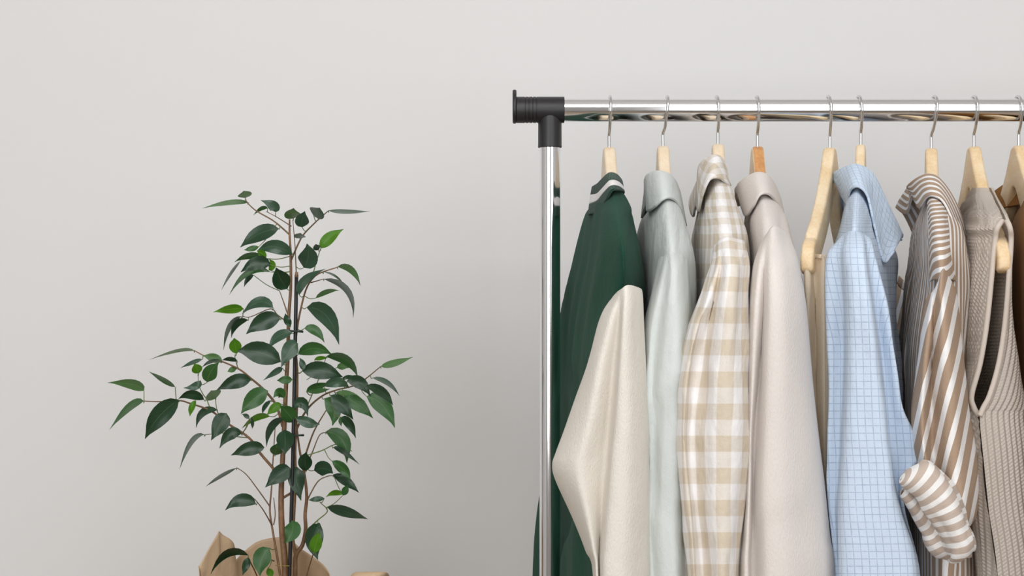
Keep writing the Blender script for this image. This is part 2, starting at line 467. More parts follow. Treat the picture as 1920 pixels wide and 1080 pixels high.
# ------------------------------------------------------------------ garments
YC = [.16, .05, -.05, -.14, -.195, -.12, 0, .12, .2]          # depth of the nine body columns
def body(parent, rows, mat, name='body', ycol=YC, **kw):
    keys = []
    for r in rows:
        py, a, xs = r
        keys.append([(x, py, y * a) for x, y in zip(xs, ycol)])
    # hem far below the frame
    last = rows[-1]
    for py, sp in ((1280, 1.02), (1480, 1.04)):
        m = sum(last[2]) / len(last[2])
        keys.append([(m + (x - m) * sp, py, y * last[1]) for x, y in zip(last[2], ycol)])
    kw.setdefault('wr', 0.0035); kw.setdefault('wfu', 22); kw.setdefault('wfv', 2.0); kw.setdefault('vfade', 0.22)
    return net(name, keys, mat, parent, True, 10, 9, **kw)
YS = [-.205, -.248, -.232, -.258, -.256, -.215, -.165, -.160]
def sleeve(parent, rows, mat, ys=YS, end=1500, name='sleeve', far=True, yaw=4, squeeze=0.45, tail=True, shift=0.0, **kw):
    keys = []
    ys = [y + shift for y in ys]
    n = len(ys)
    for i, r in enumerate(rows):
        py, xs = r[0], list(r[1])
        if len(xs) == n - 2:
            L, Rr = xs[0], xs[-1]; wd = Rr - L
            xs += [Rr - wd * 0.25, L + wd * 0.2]
        dp = r[2] if len(r) > 2 else [0] * n
        dy = r[3] if len(r) > 3 else 0.0
        wgt = min(1, i / 4); ym = (ys[0] + ys[n - 3]) / 2; yf = min(ys)
        sm = []
        for j in range(n):
            t_ = j / (n - 3)
            sm.append(ys[0] * (1 - t_) + ys[n - 3] * t_ + (yf - ym) * (1 - (2 * t_ - 1) ** 2) if j <= n - 3 else ys[j])
        keys.append([(x, py + d, y * wgt + q * (1 - wgt) + dy) for x, y, d, q in zip(xs, ys, dp, sm)])
    if tail:
        lx = [p[0] for p in keys[-1]]; m = sum(lx) / n
        for py, sp in ((1290, .92), (end, .8)):
            keys.append([(m + (x - m) * sp, py, y) for x, y in zip(lx, ys)])
    kw.setdefault('wr', 0.0014)
    o = net(name, keys, mat, parent, True, 8, 8, ref=3, **kw)
    if far:   # the sleeve on the wall side hangs slimmer
        W = np.array([[P(*p) for p in row] for row in keys])
        cxm = W[..., 0].mean()
        F = W.copy(); F[..., 1] *= -0.95
        F[..., 0] = cxm + (W[..., 0] - cxm) * squeeze + 2 * 0.2 * math.tan(math.radians(yaw))
        kw2 = dict(kw); kw2['seed'] = kw.get('seed', 1) + 40
        net(name, F, mat, parent, True, 5, 6, ref=3, world=True, reverse=True, **kw2)
    return o
def collar(parent, ts, mat, name='collar', flare=0.046, yaw=4, mids=(0.5,), mirror=True, rot=0.0, solid=0.0022, yup=0.0, **kw):
    """ts: ((top px,py), (bottom px,py), Y) from the centre of one side round the near shoulder; mirrored to the far side"""
    near = []
    for ti, ((tx, ty), (bx, by), Y) in enumerate(ts):
        fl = flare * min(1, abs(Y) / 0.05)
        c = [P(tx, ty + 5, Y + 0.006 * (1 if Y < -0.01 else 0)), P(tx, ty, Y)]
        for m in (mids[ti] if isinstance(mids, list) else mids): c.append(P(tx + (bx - tx) * m, ty + (by - ty) * m, Y - fl * m - 0.003))
        c.append(P(bx, by, Y - fl))
        near.append(np.array(c))
    near = np.array(near)                       # T x rows x 3
    farr = near[::-1].copy(); farr[..., 1] *= -1
    farr[..., 0] += 2 * 0.06 * math.tan(math.radians(yaw))
    full = np.concatenate([farr, near], 0) if mirror else near
    # the first entry (centre back) is shared: drop the doubled one
    if mirror: full = np.concatenate([farr[:-1], near], 0)
    grid = np.swapaxes(full, 0, 1)
    kw.setdefault('wr', 0.0004)
    return net(name, grid, mat, parent, False, 8, 6, ref=len(ts) + 1, rot=rot, solid=solid, world=True, **kw)

# --- 1 green and cream sweatshirt
M_green = mat_plain('green_jersey', hexc('24503f'), hexc('1b4233'), weave=800, wdist=.0008, wstr=0.8, wr=0.6)
M_cream = mat_plain('cream_felt', hexc('e8e3da'), hexc('dfd8cd'), weave=700, wdist=.0009, wstr=0.8, wr=0.35)
M_rib = mat_knit('green_rib', hexc('1d4a39'), 0.0022, True)
M_wrib = mat_plain('white_rib', hexc('eeecea'))
g = empty('sweatshirt', (px(1142), 0, 1.05), 'green sweatshirt with cream sleeves and white collar stripe', 'sweatshirt')
body(g, [
    (356, .42, [1122, 1121, 1125, 1134, 1150, 1162, 1158, 1150, 1132]),
    (378, .58, [1116, 1114, 1118, 1130, 1155, 1176, 1165, 1150, 1128]),
    (404, .86, [1103, 1101, 1110, 1126, 1160, 1184, 1166, 1150, 1125]),
    (450, 1.12, [1092, 1088, 1100, 1122, 1168, 1192, 1166, 1145, 1120]),
    (500, 1.14, [1080, 1077, 1092, 1116, 1172, 1199, 1166, 1140, 1112]),
    (550, 1.08, [1066, 1067, 1083, 1110, 1168, 1202, 1166, 1140, 1108]),
    (620, 1, [1052, 1058, 1076, 1104, 1155, 1196, 1165, 1135, 1104]),
    (700, 1, [1045, 1054, 1072, 1098, 1145, 1190, 1165, 1135, 1100]),
    (850, 1, [1028, 1050, 1068, 1090, 1138, 1185, 1165, 1130, 1090]),
    (960, 1, [1010, 1048, 1066, 1088, 1135, 1185, 1165, 1130, 1080]),
    (1080, 1, [1000, 1046, 1066, 1088, 1135, 1185, 1165, 1130, 1075])], M_green, seed=3, ref=3, wr=0.008, wfu=12, wfv=1.5)
sleeve(g, [
    (540, [1148, 1157, 1166, 1176, 1190, 1203], [22, 9, 2, -5, -3, 5, 20, 30], .012),
    (560, [1142, 1154, 1164, 1174, 1190, 1205], [8, 3, 0, 0, 0, 0, 0, 0], .004),
    (600, [1126, 1142, 1160, 1169, 1188, 1207]),
    (700, [1096, 1120, 1149, 1162, 1188, 1212]),
    (800, [1061, 1100, 1140, 1155, 1187, 1215]),
    (850, [1043, 1086, 1135, 1150, 1186, 1215]),
    (872, [1037, 1082, 1134, 1149, 1186, 1215]),
    (900, [1043, 1084, 1131, 1147, 1185, 1216]),
    (970, [1075, 1100, 1128, 1142, 1183, 1216]),
    (1030, [1099, 1112, 1124, 1137, 1181, 1216]),
    (1080, [1114, 1119, 1123, 1134, 1179, 1216])], M_cream, seed=5, yaw=0.5, squeeze=.3, wr=0.001, wfu=16, wfv=4)
tsg = [((1112, 351), (1104, 402), -.004), ((1121, 346), (1122, 398), -.03), ((1132, 335), (1136, 378), -.055), ((1143, 326), (1147, 357), -.068),
       ((1155, 328), (1160, 357), -.06), ((1164, 338), (1169, 360), -.035), ((1166, 346), (1168, 364), -.008)]
wt = [(1110, 366), (1120, 363), (1133, 351), (1145, 339.5), (1157, 341), (1167, 350), (1167, 355)]
wb = [(1108, 383), (1122, 376), (1135, 361), (1146, 349.5), (1158, 350), (1168, 357), (1168, 360)]
fm = [((a[1] - t_[0][1]) / (t_[1][1] - t_[0][1]), (b[1] - t_[0][1]) / (t_[1][1] - t_[0][1])) for t_, a, b in zip(tsg, wt, wb)]
cg = collar(g, tsg, M_rib, name='collar_ribbing', flare=.036, yaw=.5, solid=.003, mids=fm)
# the white stripe is the band of the collar between the second and third key rows
nvk = 6; Cn = (2 * len(tsg) - 2) * 8 + 1
vs = [v.co.copy() for v in cg.data.vertices]
band = range(2 * nvk * Cn, (3 * nvk + 1) * Cn)
sv = [vs[k] for k in band]; nr = nvk + 1
sf = [(r * Cn + c, r * Cn + c + 1, (r + 1) * Cn + c + 1, (r + 1) * Cn + c) for r in range(nr - 1) for c in range(Cn - 1)]
bm = bmesh.new(); bm.from_mesh(cg.data); bm.faces.ensure_lookup_table()
bmesh.ops.delete(bm, geom=[f for f in bm.faces if 2 * nvk * (Cn - 1) <= f.index < 3 * nvk * (Cn - 1)], context='FACES_ONLY')
bm.to_mesh(cg.data); bm.free()
so = mesh_obj('collar_stripe', sv, sf, M_wrib, cg, uvs=[(c * .001, r * .001) for r in range(nr) for c in range(Cn)])
so['label'] = 'white stripe around the collar'
m = so.modifiers.new('thickness', 'SOLIDIFY'); m.thickness = .003; m.offset = 0

# --- 2 pale mint grey shirt
M_mint = mat_plain('mint_grey_cotton', hexc('d6dbda'), hexc('ccd2d0'), wr=1.6)
g = empty('shirt', (px(1243), 0, 1.0), 'plain pale mint grey shirt with rounded collar beside the green sweatshirt', 'shirt', 'shirts on the rail')
body(g, [
    (370, .5, [1224, 1223, 1226, 1233, 1250, 1266, 1258, 1250, 1235]),
    (394, .66, [1217, 1216, 1220, 1232, 1254, 1276, 1260, 1250, 1232]),
    (420, .82, [1203, 1202, 1212, 1230, 1257, 1284, 1262, 1250, 1230]),
    (470, 1.02, [1194, 1196, 1208, 1228, 1262, 1298, 1268, 1245, 1226]),
    (520, 1, [1194, 1198, 1208, 1226, 1260, 1303, 1270, 1245, 1224]),
    (600, 1, [1196, 1200, 1210, 1226, 1262, 1302, 1270, 1245, 1224]),
    (800, 1, [1200, 1204, 1213, 1230, 1264, 1300, 1272, 1248, 1226]),
    (1080, 1, [1202, 1206, 1215, 1232, 1266, 1300, 1274, 1250, 1228])], M_mint, seed=11, ref=3)
sleeve(g, [
    (452, [1240, 1245, 1250, 1258, 1270, 1282], [14, 6, 0, -6, -3, 4, 14, 20], .058),
    (470, [1240, 1246, 1252, 1260, 1273, 1286], [6, 3, 0, 0, 0, 2, 4, 6], .034),
    (500, [1235, 1242, 1249, 1260, 1275, 1289], [0] * 8, .012),
    (560, [1222, 1230, 1240, 1256, 1275, 1293]),
    (640, [1204, 1215, 1229, 1250, 1276, 1297]),
    (760, [1200, 1211, 1227, 1248, 1277, 1300]),
    (900, [1207, 1215, 1224, 1242, 1273, 1300]),
    (1000, [1206, 1214, 1223, 1244, 1274, 1300]),
    (1080, [1204, 1216, 1227, 1247, 1276, 1300])], M_mint, ys=[-.205, -.238, -.242, -.255, -.254, -.212, -.165, -.16], seed=13, yaw=2.5, shift=.022, wr=.0022, wfu=34, wfv=5)
collar(g, [((1209, 339), (1212, 386), -.004), ((1213, 330), (1214, 397), -.035), ((1225, 324), (1227, 389), -.057), ((1240, 323), (1243, 374), -.07),
           ((1255, 328), (1258, 372), -.064), ((1267, 341), (1272, 384), -.045), ((1275, 362), (1287, 424), -.03)], M_mint, yaw=2.5)

# --- 3 beige gingham shirt
M_ging = mat_gingham('beige_gingham', hexc('f2f0f0'), hexc('d5c8b4'))
g = empty('shirt', (px(1346), 0, 1.0), 'beige and white gingham shirt with crumpled sleeve', 'shirt', 'shirts on the rail')
body(g, [
    (334, .45, [1322, 1321, 1325, 1332, 1346, 1361, 1352, 1345, 1335]),
    (360, .6, [1318, 1318, 1322, 1331, 1350, 1372, 1358, 1348, 1335]),
    (392, .76, [1311, 1312, 1317, 1328, 1355, 1382, 1362, 1350, 1334]),
    (440, 1, [1303, 1304, 1312, 1326, 1362, 1397, 1370, 1350, 1330]),
    (500, 1, [1301, 1302, 1310, 1324, 1362, 1401, 1372, 1350, 1328]),
    (600, 1, [1298, 1300, 1308, 1322, 1362, 1400, 1372, 1350, 1326]),
    (800, 1, [1296, 1300, 1308, 1322, 1362, 1402, 1374, 1350, 1326]),
    (1080, 1, [1298, 1302, 1310, 1324, 1362, 1402, 1374, 1350, 1326])], M_ging, seed=21, ref=4)
sleeve(g, [
    (452, [1336, 1343, 1351, 1364, 1382, 1396], [10, 4, -2, -8, -4, 2, 14, 20], .058),
    (475, [1338, 1345, 1353, 1366, 1384, 1400], [6, 3, 0, 0, 0, 2, 4, 6], .034),
    (505, [1334, 1343, 1352, 1367, 1385, 1402], [0] * 8, .012),
    (560, [1314, 1326, 1340, 1361, 1383, 1400]),
    (620, [1288, 1304, 1326, 1353, 1381, 1402]),
    (700, [1274, 1288, 1310, 1346, 1381, 1408]),
    (800, [1266, 1281, 1297, 1340, 1380, 1412]),
    (880, [1268, 1284, 1300, 1340, 1379, 1408]),
    (960, [1278, 1292, 1306, 1340, 1375, 1400]),
    (1080, [1286, 1300, 1318, 1344, 1370, 1388])], M_ging, seed=23, yaw=4.5, shift=-.008, wr=.0022, wfu=40, wfv=14, off=(.006, .0))
collar(g, [((1309, 323), (1305, 388), -.004), ((1312, 311), (1310, 396), -.035), ((1325, 298), (1318, 364), -.057), ((1339, 292), (1330, 337), -.07),
           ((1352, 296), (1348, 334), -.064), ((1361, 314), (1362, 344), -.045), ((1365, 338), (1370, 356), -.03)], M_ging, yaw=4.5, rot=40)

# --- 4 off-white overshirt
M_off = mat_plain('off_white_twill', hexc('e5dfda'), hexc('d8d0ca'), weave=600, wdist=.0008, wstr=0.7, wr=0.12)
g = empty('shirt', (px(1420), 0, 1.0), 'plain off-white overshirt with pinkish tint next to the bare hanger', 'shirt', 'shirts on the rail')
body(g, [
    (364, .48, [1404, 1403, 1407, 1415, 1430, 1452, 1440, 1430, 1414]),
    (390, .64, [1404, 1403, 1407, 1416, 1435, 1464, 1446, 1434, 1414]),
    (420, .82, [1399, 1398, 1404, 1415, 1440, 1475, 1450, 1436, 1414]),
    (480, 1.02, [1400, 1400, 1406, 1418, 1448, 1492, 1460, 1438, 1414]),
    (540, 1, [1400, 1400, 1406, 1418, 1450, 1502, 1464, 1440, 1412]),
    (700, 1, [1400, 1402, 1408, 1420, 1452, 1512, 1470, 1444, 1414]),
    (880, 1, [1400, 1402, 1408, 1420, 1460, 1528, 1478, 1448, 1416]),
    (1080, 1, [1400, 1402, 1408, 1420, 1470, 1545, 1488, 1452, 1418])], M_off, seed=31, ref=4)
sleeve(g, [
    (438, [1427, 1433, 1439, 1450, 1464, 1480], [16, 8, 0, -14, -10, 4, 18, 24], .058),
    (465, [1421, 1428, 1437, 1449, 1468, 1488], [6, 3, 0, 0, 0, 2, 4, 6], .034),
    (505, [1412, 1422, 1434, 1447, 1472, 1498], [0] * 8, .012),
    (580, [1405, 1416, 1432, 1446, 1477, 1512]),
    (700, [1400, 1411, 1425, 1441, 1479, 1522]),
    (800, [1398, 1407, 1417, 1437, 1479, 1533]),
    (900, [1398, 1405, 1413, 1434, 1481, 1545]),
    (1000, [1393, 1401, 1412, 1436, 1486, 1556]),
    (1080, [1387, 1398, 1412, 1439, 1491, 1565])], M_off, seed=33, yaw=4, wr=.001, wfu=14, wfv=4)
collar(g, [((1379, 354), (1381, 362), -.004), ((1386, 345), (1397, 405), -.035), ((1400, 334), (1411, 390), -.057), ((1419, 325), (1424, 366), -.07),
           ((1437, 328), (1441, 364), -.064), ((1452, 345), (1456, 379), -.045), ((1463, 372), (1470, 404), -.03)], M_off, yaw=4)

# --- 5 beige trousers folded over the bar of the bare hanger
M_beige = mat_plain('beige_cotton_drill', hexc('dfd0bb'), hexc('d2c1a8'), wr=0.5)
g = empty('trousers', (px(1540), 0, 0.95), 'beige trousers folded over the bar of the bare hanger', 'trousers')
ytr = [.15, 0, -.13, -.175, -.165, -.178, -.165, -.13, 0, .15]
rows = [(484, [1552, 1540, 1528, 1524, 1530, 1538, 1546, 1550, 1556, 1560]),
        (478, [1550, 1536, 1522, 1518, 1529, 1541, 1552, 1556, 1562, 1564]),
        (492, [1548, 1532, 1514, 1512, 1528, 1546, 1558, 1560, 1566, 1568]),
        (530, [1546, 1530, 1510, 1512, 1527, 1545, 1560, 1562, 1568, 1570]),
        (620, [1545, 1528, 1510, 1514, 1530, 1546, 1562, 1564, 1570, 1572]),
        (750, [1545, 1528, 1512, 1518, 1532, 1547, 1563, 1566, 1572, 1574]),
        (900, [1545, 1530, 1514, 1520, 1534, 1548, 1564, 1568, 1574, 1576]),
        (1080, [1546, 1532, 1516, 1522, 1536, 1550, 1566, 1570, 1576, 1578]),
        (1500, [1548, 1534, 1518, 1524, 1538, 1552, 1568, 1572, 1578, 1580])]
net('trouser_legs', [[(x, py, y) for x, y in zip(xs, ytr)] for py, xs in rows], M_beige, g, True, 8, 9, seed=41, wr=.0022, wfu=45, wfv=1.5)

# --- 6 blue checked shirt
M_blue = mat_check('blue_fine_check', hexc('cddcee'), hexc('7d94b2'))
g = empty('shirt', (px(1614), 0, 1.0), 'light blue finely checked shirt with wide pointed collar', 'shirt', 'shirts on the rail')
body(g, [
    (354, .5, [1598, 1596, 1594, 1596, 1608, 1620, 1630, 1632, 1620]),
    (385, .76, [1590, 1588, 1586, 1588, 1606, 1628, 1636, 1636, 1620]),
    (430, 1.04, [1582, 1580, 1577, 1580, 1604, 1632, 1648, 1648, 1622]),
    (480, 1.02, [1568, 1564, 1562, 1566, 1604, 1646, 1676, 1676, 1626]),
    (540, 1, [1562, 1558, 1556, 1562, 1604, 1654, 1676, 1672, 1626]),
    (600, 1, [1560, 1557, 1556, 1562, 1606, 1664, 1674, 1671, 1626]),
    (650, 1, [1560, 1557, 1556, 1562, 1608, 1672, 1680, 1685, 1640]),
    (700, 1, [1560, 1557, 1556, 1562, 1608, 1676, 1686, 1687, 1640]),
    (850, 1, [1562, 1560, 1558, 1564, 1610, 1680, 1690, 1690, 1645]),
    (1080, 1, [1572, 1570, 1568, 1574, 1620, 1700, 1712, 1705, 1660])], M_blue, seed=51, ref=4)
YB = [-.205, -.212, -.250, -.262, -.262, -.218, -.222, -.165, -.16]
def rb(py, xs, dp=None, dy=0):
    L, Rr = xs[0], xs[-1]
    return (py, xs + [Rr - (Rr - L) * .3, L + (Rr - L) * .25], dp or [0] * 9, dy)
sleeve(g, [
    rb(434, [1582, 1588, 1593, 1603, 1612, 1617, 1624], [8, 2, 0, 0, 2, 4, 10, 16, 20], .058),
    rb(452, [1570, 1582, 1590, 1605, 1617, 1622, 1632], [4, 2, 0, 0, 0, 0, 0, 4, 4], .034),
    rb(485, [1553, 1577, 1588, 1607, 1623, 1628, 1642], None, .012),
    rb(560, [1551, 1582, 1590, 1612, 1633, 1638, 1660]),
    rb(640, [1553, 1583, 1590, 1616, 1643, 1648, 1672]),
    rb(700, [1555, 1582, 1589, 1618, 1650, 1655, 1682]),
    rb(765, [1554, 1579, 1587, 1620, 1658, 1663, 1692]),
    rb(815, [1552, 1577, 1585, 1623, 1663, 1668, 1716]),
    rb(848, [1552, 1576, 1584, 1626, 1667, 1672, 1728]),
    rb(868, [1552, 1574, 1583, 1628, 1670, 1674, 1718]),
    rb(900, [1551, 1572, 1582, 1630, 1675, 1678, 1692]),
    rb(960, [1556, 1568, 1580, 1634, 1688, 1690, 1693]),
    rb(1080, [1568, 1574, 1580, 1645, 1717, 1719, 1721])], M_blue, ys=YB, seed=53, yaw=11, wr=.0016, wfu=26, wfv=4)
collar(g, [((1559, 331), (1563, 338), -.004), ((1568, 323), (1588, 384), -.035), ((1586, 314), (1594, 358), -.06), ((1604, 309), (1609, 350), -.072),
           ((1622, 315), (1627, 368), -.072), ((1639, 331), (1640, 425), -.07), ((1659, 372), (1658, 492), -.066), ((1692, 441), (1676, 471), -.055)],
       M_blue, yaw=11, rot=8, mids=(.33, .66))

# --- 7 striped shirt
M_str = mat_stripe('taupe_white_stripe', hexc('eeeceb'), hexc('b39a84'))
g = empty('shirt', (px(1746), 0, 1.0), 'brown and white striped shirt with rolled-up sleeve cuff', 'shirt', 'shirts on the rail')
body(g, [
    (370, .5, [1736, 1735, 1737, 1742, 1755, 1775, 1778, 1770, 1752]),
    (395, .66, [1729, 1728, 1732, 1741, 1759, 1778, 1782, 1776, 1758]),
    (430, .85, [1719, 1716, 1726, 1741, 1763, 1795, 1804, 1790, 1765]),
    (480, 1.04, [1712, 1710, 1722, 1742, 1768, 1800, 1818, 1800, 1772]),
    (540, 1, [1704, 1702, 1718, 1740, 1770, 1800, 1833, 1812, 1778]),
    (600, 1, [1697, 1697, 1712, 1733, 1766, 1800, 1828, 1808, 1778]),
    (680, 1, [1691, 1692, 1706, 1726, 1762, 1800, 1815, 1800, 1770]),
    (800, 1, [1690, 1692, 1705, 1725, 1762, 1800, 1812, 1798, 1768]),
    (1080, 1, [1700, 1702, 1712, 1730, 1768, 1812, 1828, 1810, 1775])], M_str, seed=61, ref=4, wr=.004, wfu=32, rot=-4, ycol=[.16, .05, -.05, -.14, -.195, -.16, -.105, .10, .2])
# shoulder yoke with stripes running across
ykx = [(366, [1738, 1744, 1752, 1762, 1772], .5), (395, [1741, 1746, 1756, 1768, 1780], .68), (430, [1743, 1749, 1760, 1773, 1786], .88), (480, [1744, 1751, 1764, 1778, 1791], 1.06), (525, [1744, 1752, 1766, 1782, 1796], 1.075)]
net('yoke', [[(x, py + (0 if j in (1, 2, 3) else 4), y * a) for j, (x, y) in enumerate(zip(xs, [-.165, -.197, -.212, -.198, -.155]))] for py, xs, a in ykx],
    M_str, g, False, 7, 8, ref=2, rot=102, seed=63, wr=.0008)
sleeve(g, [
    (520, [1748, 1753, 1760, 1768, 1778, 1792], [30, 20, 4, -16, -2, 26, 30, 34], .008),
    (552, [1738, 1745, 1753, 1764, 1778, 1795], [6, 4, 0, -8, 0, 10, 10, 10], -.006),
    (585, [1733, 1743, 1753, 1766, 1781, 1798], None or [0] * 8, -.008),
    (640, [1727, 1738, 1750, 1766, 1783, 1801], [0] * 8, -.008),
    (700, [1718, 1732, 1747, 1767, 1788, 1808], [0] * 8, -.008),
    (780, [1708, 1727, 1747, 1771, 1796, 1819], [0] * 8, -.008),
    (850, [1714, 1732, 1750, 1776, 1802, 1829], [0] * 8, -.008),
    (920, [1737, 1747, 1762, 1786, 1808, 1833], [0] * 8, -.008),
    (965, [1758, 1766, 1777, 1795, 1812, 1829], [0] * 8, -.006),
    (985, [1775, 1780, 1786, 1797, 1808, 1818], [0] * 8, -.004)], M_str, seed=65, yaw=10, rot=-13, planar=True, wr=.002, wfu=34, wfv=5, tail=False)
M_strb = mat_stripe('taupe_white_stripe_reverse', hexc('eeecea'), hexc('c9b8ab'), 0.0112, 0.56)
def cuff_net(prs, name, Y0, depth, wr, seed, parent, rot, mat):
    """thick rolled band through pairs of edge points ((px, py), (px, py), depth scale)"""
    rows = []
    for (a, b_, f) in prs:
        A, B = P(a[0], a[1], Y0), P(b_[0], b_[1], Y0); c = (A + B) / 2; ax = (A - B) / 2
        rows.append([c + ax * math.cos(2 * math.pi * q / 12) + np.array([0, -depth * f, 0]) * math.sin(2 * math.pi * q / 12) for q in range(12)])
    return net(name, rows, mat, parent, True, 6, 8, ref=3, rot=rot, seed=seed, wr=wr, world=True, wfu=55, wfv=22)
cf = cuff_net([((1692, 894), (1687, 903), .1), ((1704, 882), (1688, 908), .6), ((1736, 865), (1696, 917), .95), ((1760, 883), (1713, 932), 1), ((1782, 914), (1731, 952), 1),
               ((1803, 950), (1747, 974), 1), ((1815, 980), (1764, 1000), 1), ((1826, 1006), (1774, 1026), .95), ((1824, 1032), (1777, 1043), .7), ((1806, 1046), (1784, 1052), .15)],
              'cuff', -.275, .017, .004, 67, g, 90, M_strb)
cuff_net([((1698, 910), (1688, 928), .4), ((1712, 925), (1692, 938), .8), ((1734, 945), (1714, 971), 1), ((1756, 972), (1734, 998), 1), ((1778, 1000), (1739, 1020), 1),
          ((1790, 1025), (1755, 1042), .9), ((1800, 1044), (1777, 1055), .3)], 'cuff_underside', -.260, .012, .003, 68, cf, 84, M_strb)
collar(g, [((1702, 349), (1711, 370), -.004), ((1709, 342), (1723, 390), -.035), ((1724, 332), (1738, 371), -.06), ((1741, 327), (1752, 368), -.074),
           ((1759, 333), (1768, 377), -.078), ((1779, 357), (1784, 408), -.078), ((1797, 392), (1799, 456), -.076), ((1812, 442), (1811, 490), -.072), ((1827, 500), (1820, 506), -.066)],
       M_str, yaw=10, rot=90, mids=(.33, .66), off=(.003, 0))
M_btn = simple('shell_button', (0.62, 0.55, 0.48, 1), 0.3)
for bx, by in ((1823, 552), (1812, 648)):
    c = P(bx, by, -.03)
    lathe('button', [(c[0] - .002, .003), (c[0] - .002, .0045), (c[0] + .0005, .0045), (c[0] + .0005, .003)], 'x', (0, c[1], c[2]), M_btn, g, 18)

# --- 8 knitted vest
M_knit = mat_knit('oatmeal_rib_knit', hexc('f0e5d9'), 0.0066, True)
g = empty('knitted_vest', (px(1828), 0, 1.0), 'oatmeal ribbed knit sleeveless vest with a wide armhole', 'vest')
yv = [-.182, -.168, -.12, .1, .19, .1, -.06, -.15, -.18, -.19]
rows = [(352, .42, [1852, 1834, 1826, 1815, 1814, 1828, 1850, 1860, 1862, 1858]),
        (372, .55, [1863, 1837, 1824, 1806, 1806, 1826, 1856, 1868, 1871, 1868]),
        (400, .86, [1876, 1847, 1822, 1796, 1797, 1824, 1862, 1882, 1886, 1882]),
        (414, .93, [1880, 1849, 1822, 1793, 1795, 1821, 1860, 1884, 1891, 1888]),
        (428, .96, [1870, 1847, 1820, 1790, 1792, 1820, 1862, 1889, 1896, 1894]),
        (450, .93, [1866, 1846, 1821, 1788, 1790, 1820, 1862, 1891, 1898, 1896]),
        (500, .96, [1861, 1841, 1817, 1786, 1788, 1818, 1860, 1890, 1898, 1893]),
        (600, .98, [1851, 1833, 1811, 1784, 1788, 1815, 1855, 1890, 1898, 1885]),
        (680, 1.02, [1838, 1823, 1808, 1783, 1788, 1815, 1858, 1902, 1905, 1873]),
        (740, 1.08, [1822, 1816, 1807, 1783, 1790, 1820, 1872, 1917, 1905, 1856]),
        (764, 1.1, [1826, 1815, 1806, 1783, 1792, 1825, 1882, 1928, 1902, 1844]),
        (780, 1.11, [1836, 1815, 1806, 1784, 1794, 1828, 1890, 1934, 1900, 1837]),
        (850, 1.13, [1842, 1816, 1808, 1788, 1800, 1840, 1905, 1950, 1910, 1843]),
        (950, 1.13, [1852, 1826, 1816, 1795, 1808, 1852, 1922, 1968, 1922, 1853]),
        (1080, 1.13, [1870, 1843, 1832, 1808, 1822, 1870, 1942, 1990, 1938, 1871]),
        (1400, 1.13, [1895, 1866, 1856, 1830, 1845, 1895, 1970, 2020, 1965, 1896])]
K = [[(x, py, y * a) for x, y in zip(xs, yv)] for py, a, xs in rows]
vb = net('body', K, M_knit, g, False, 72, 10, ref=9, seed=71, wr=.0012, wfu=16, wfv=4, solid=0, rib=(.0066, .0014))
M_knit2 = M_knit
# ribbed armhole border
def border(pts, r, name):
    tube(name, [P(*p) for p in pts], [r] * len(pts), M_knit2, vb, 8, 6)
border([(1880, 414, -.170), (1870, 428, -.175), (1866, 450, -.171), (1861, 500, -.176), (1851, 600, -.18), (1838, 680, -.187), (1822, 740, -.197), (1826, 764, -.201), (1836, 780, -.203)], .0026, 'armhole_border')
border([(1888, 414, -.176), (1894, 428, -.183), (1896, 450, -.178), (1893, 500, -.183), (1885, 600, -.187), (1873, 680, -.195), (1856, 740, -.206), (1844, 764, -.21), (1837, 780, -.212)], .0026, 'armhole_border')

# --- 9 ochre jumper at the frame edge
M_och = mat_plain('ochre_wool', hexc('9a6a2e'), hexc('7d5220'), weave=700, wr=0.6)
g = empty('jumper', (px(1935), 0, 1.0), 'ochre brown jumper half out of frame behind the knitted vest', 'jumper')
body(g, [
    (348, .5, [1925, 1922, 1926, 1936, 1955, 1985, 1975, 1960, 1945]),
    (380, .8, [1916, 1914, 1920, 1934, 1962, 2000, 1985, 1965, 1945]),
    (425, 1.12, [1900, 1898, 1906, 1925, 1970, 2020, 1995, 1968, 1940]),
    (500, 1.14, [1893, 1892, 1902, 1922, 1980, 2035, 2000, 1970, 1935]),
    (650, 1, [1890, 1893, 1906, 1930, 1990, 2045, 2010, 1975, 1935]),
    (1080, 1, [1890, 1900, 1920, 1945, 2010, 2060, 2020, 1980, 1935])], M_och, seed=81, ref=3)
sleeve(g, [
    (490, [1968, 1975, 1985, 1998, 2012, 2028], [14, 6, 0, -6, -3, 4, 14, 20], .02),
    (540, [1958, 1968, 1982, 1998, 2016, 2036]),
    (700, [1950, 1964, 1980, 1998, 2020, 2044]),
    (900, [1955, 1968, 1982, 2000, 2024, 2050]),
    (1080, [1962, 1974, 1986, 2004, 2028, 2056])], M_och, seed=83, yaw=3)
collar(g, [((1924, 346), (1914, 384), -.004), ((1934, 338), (1928, 380), -.04), ((1950, 330), (1948, 362), -.068), ((1970, 334), (1975, 362), -.06), ((1980, 346), (1985, 366), -.03)], M_och, name='collar_ribbing', yaw=3)

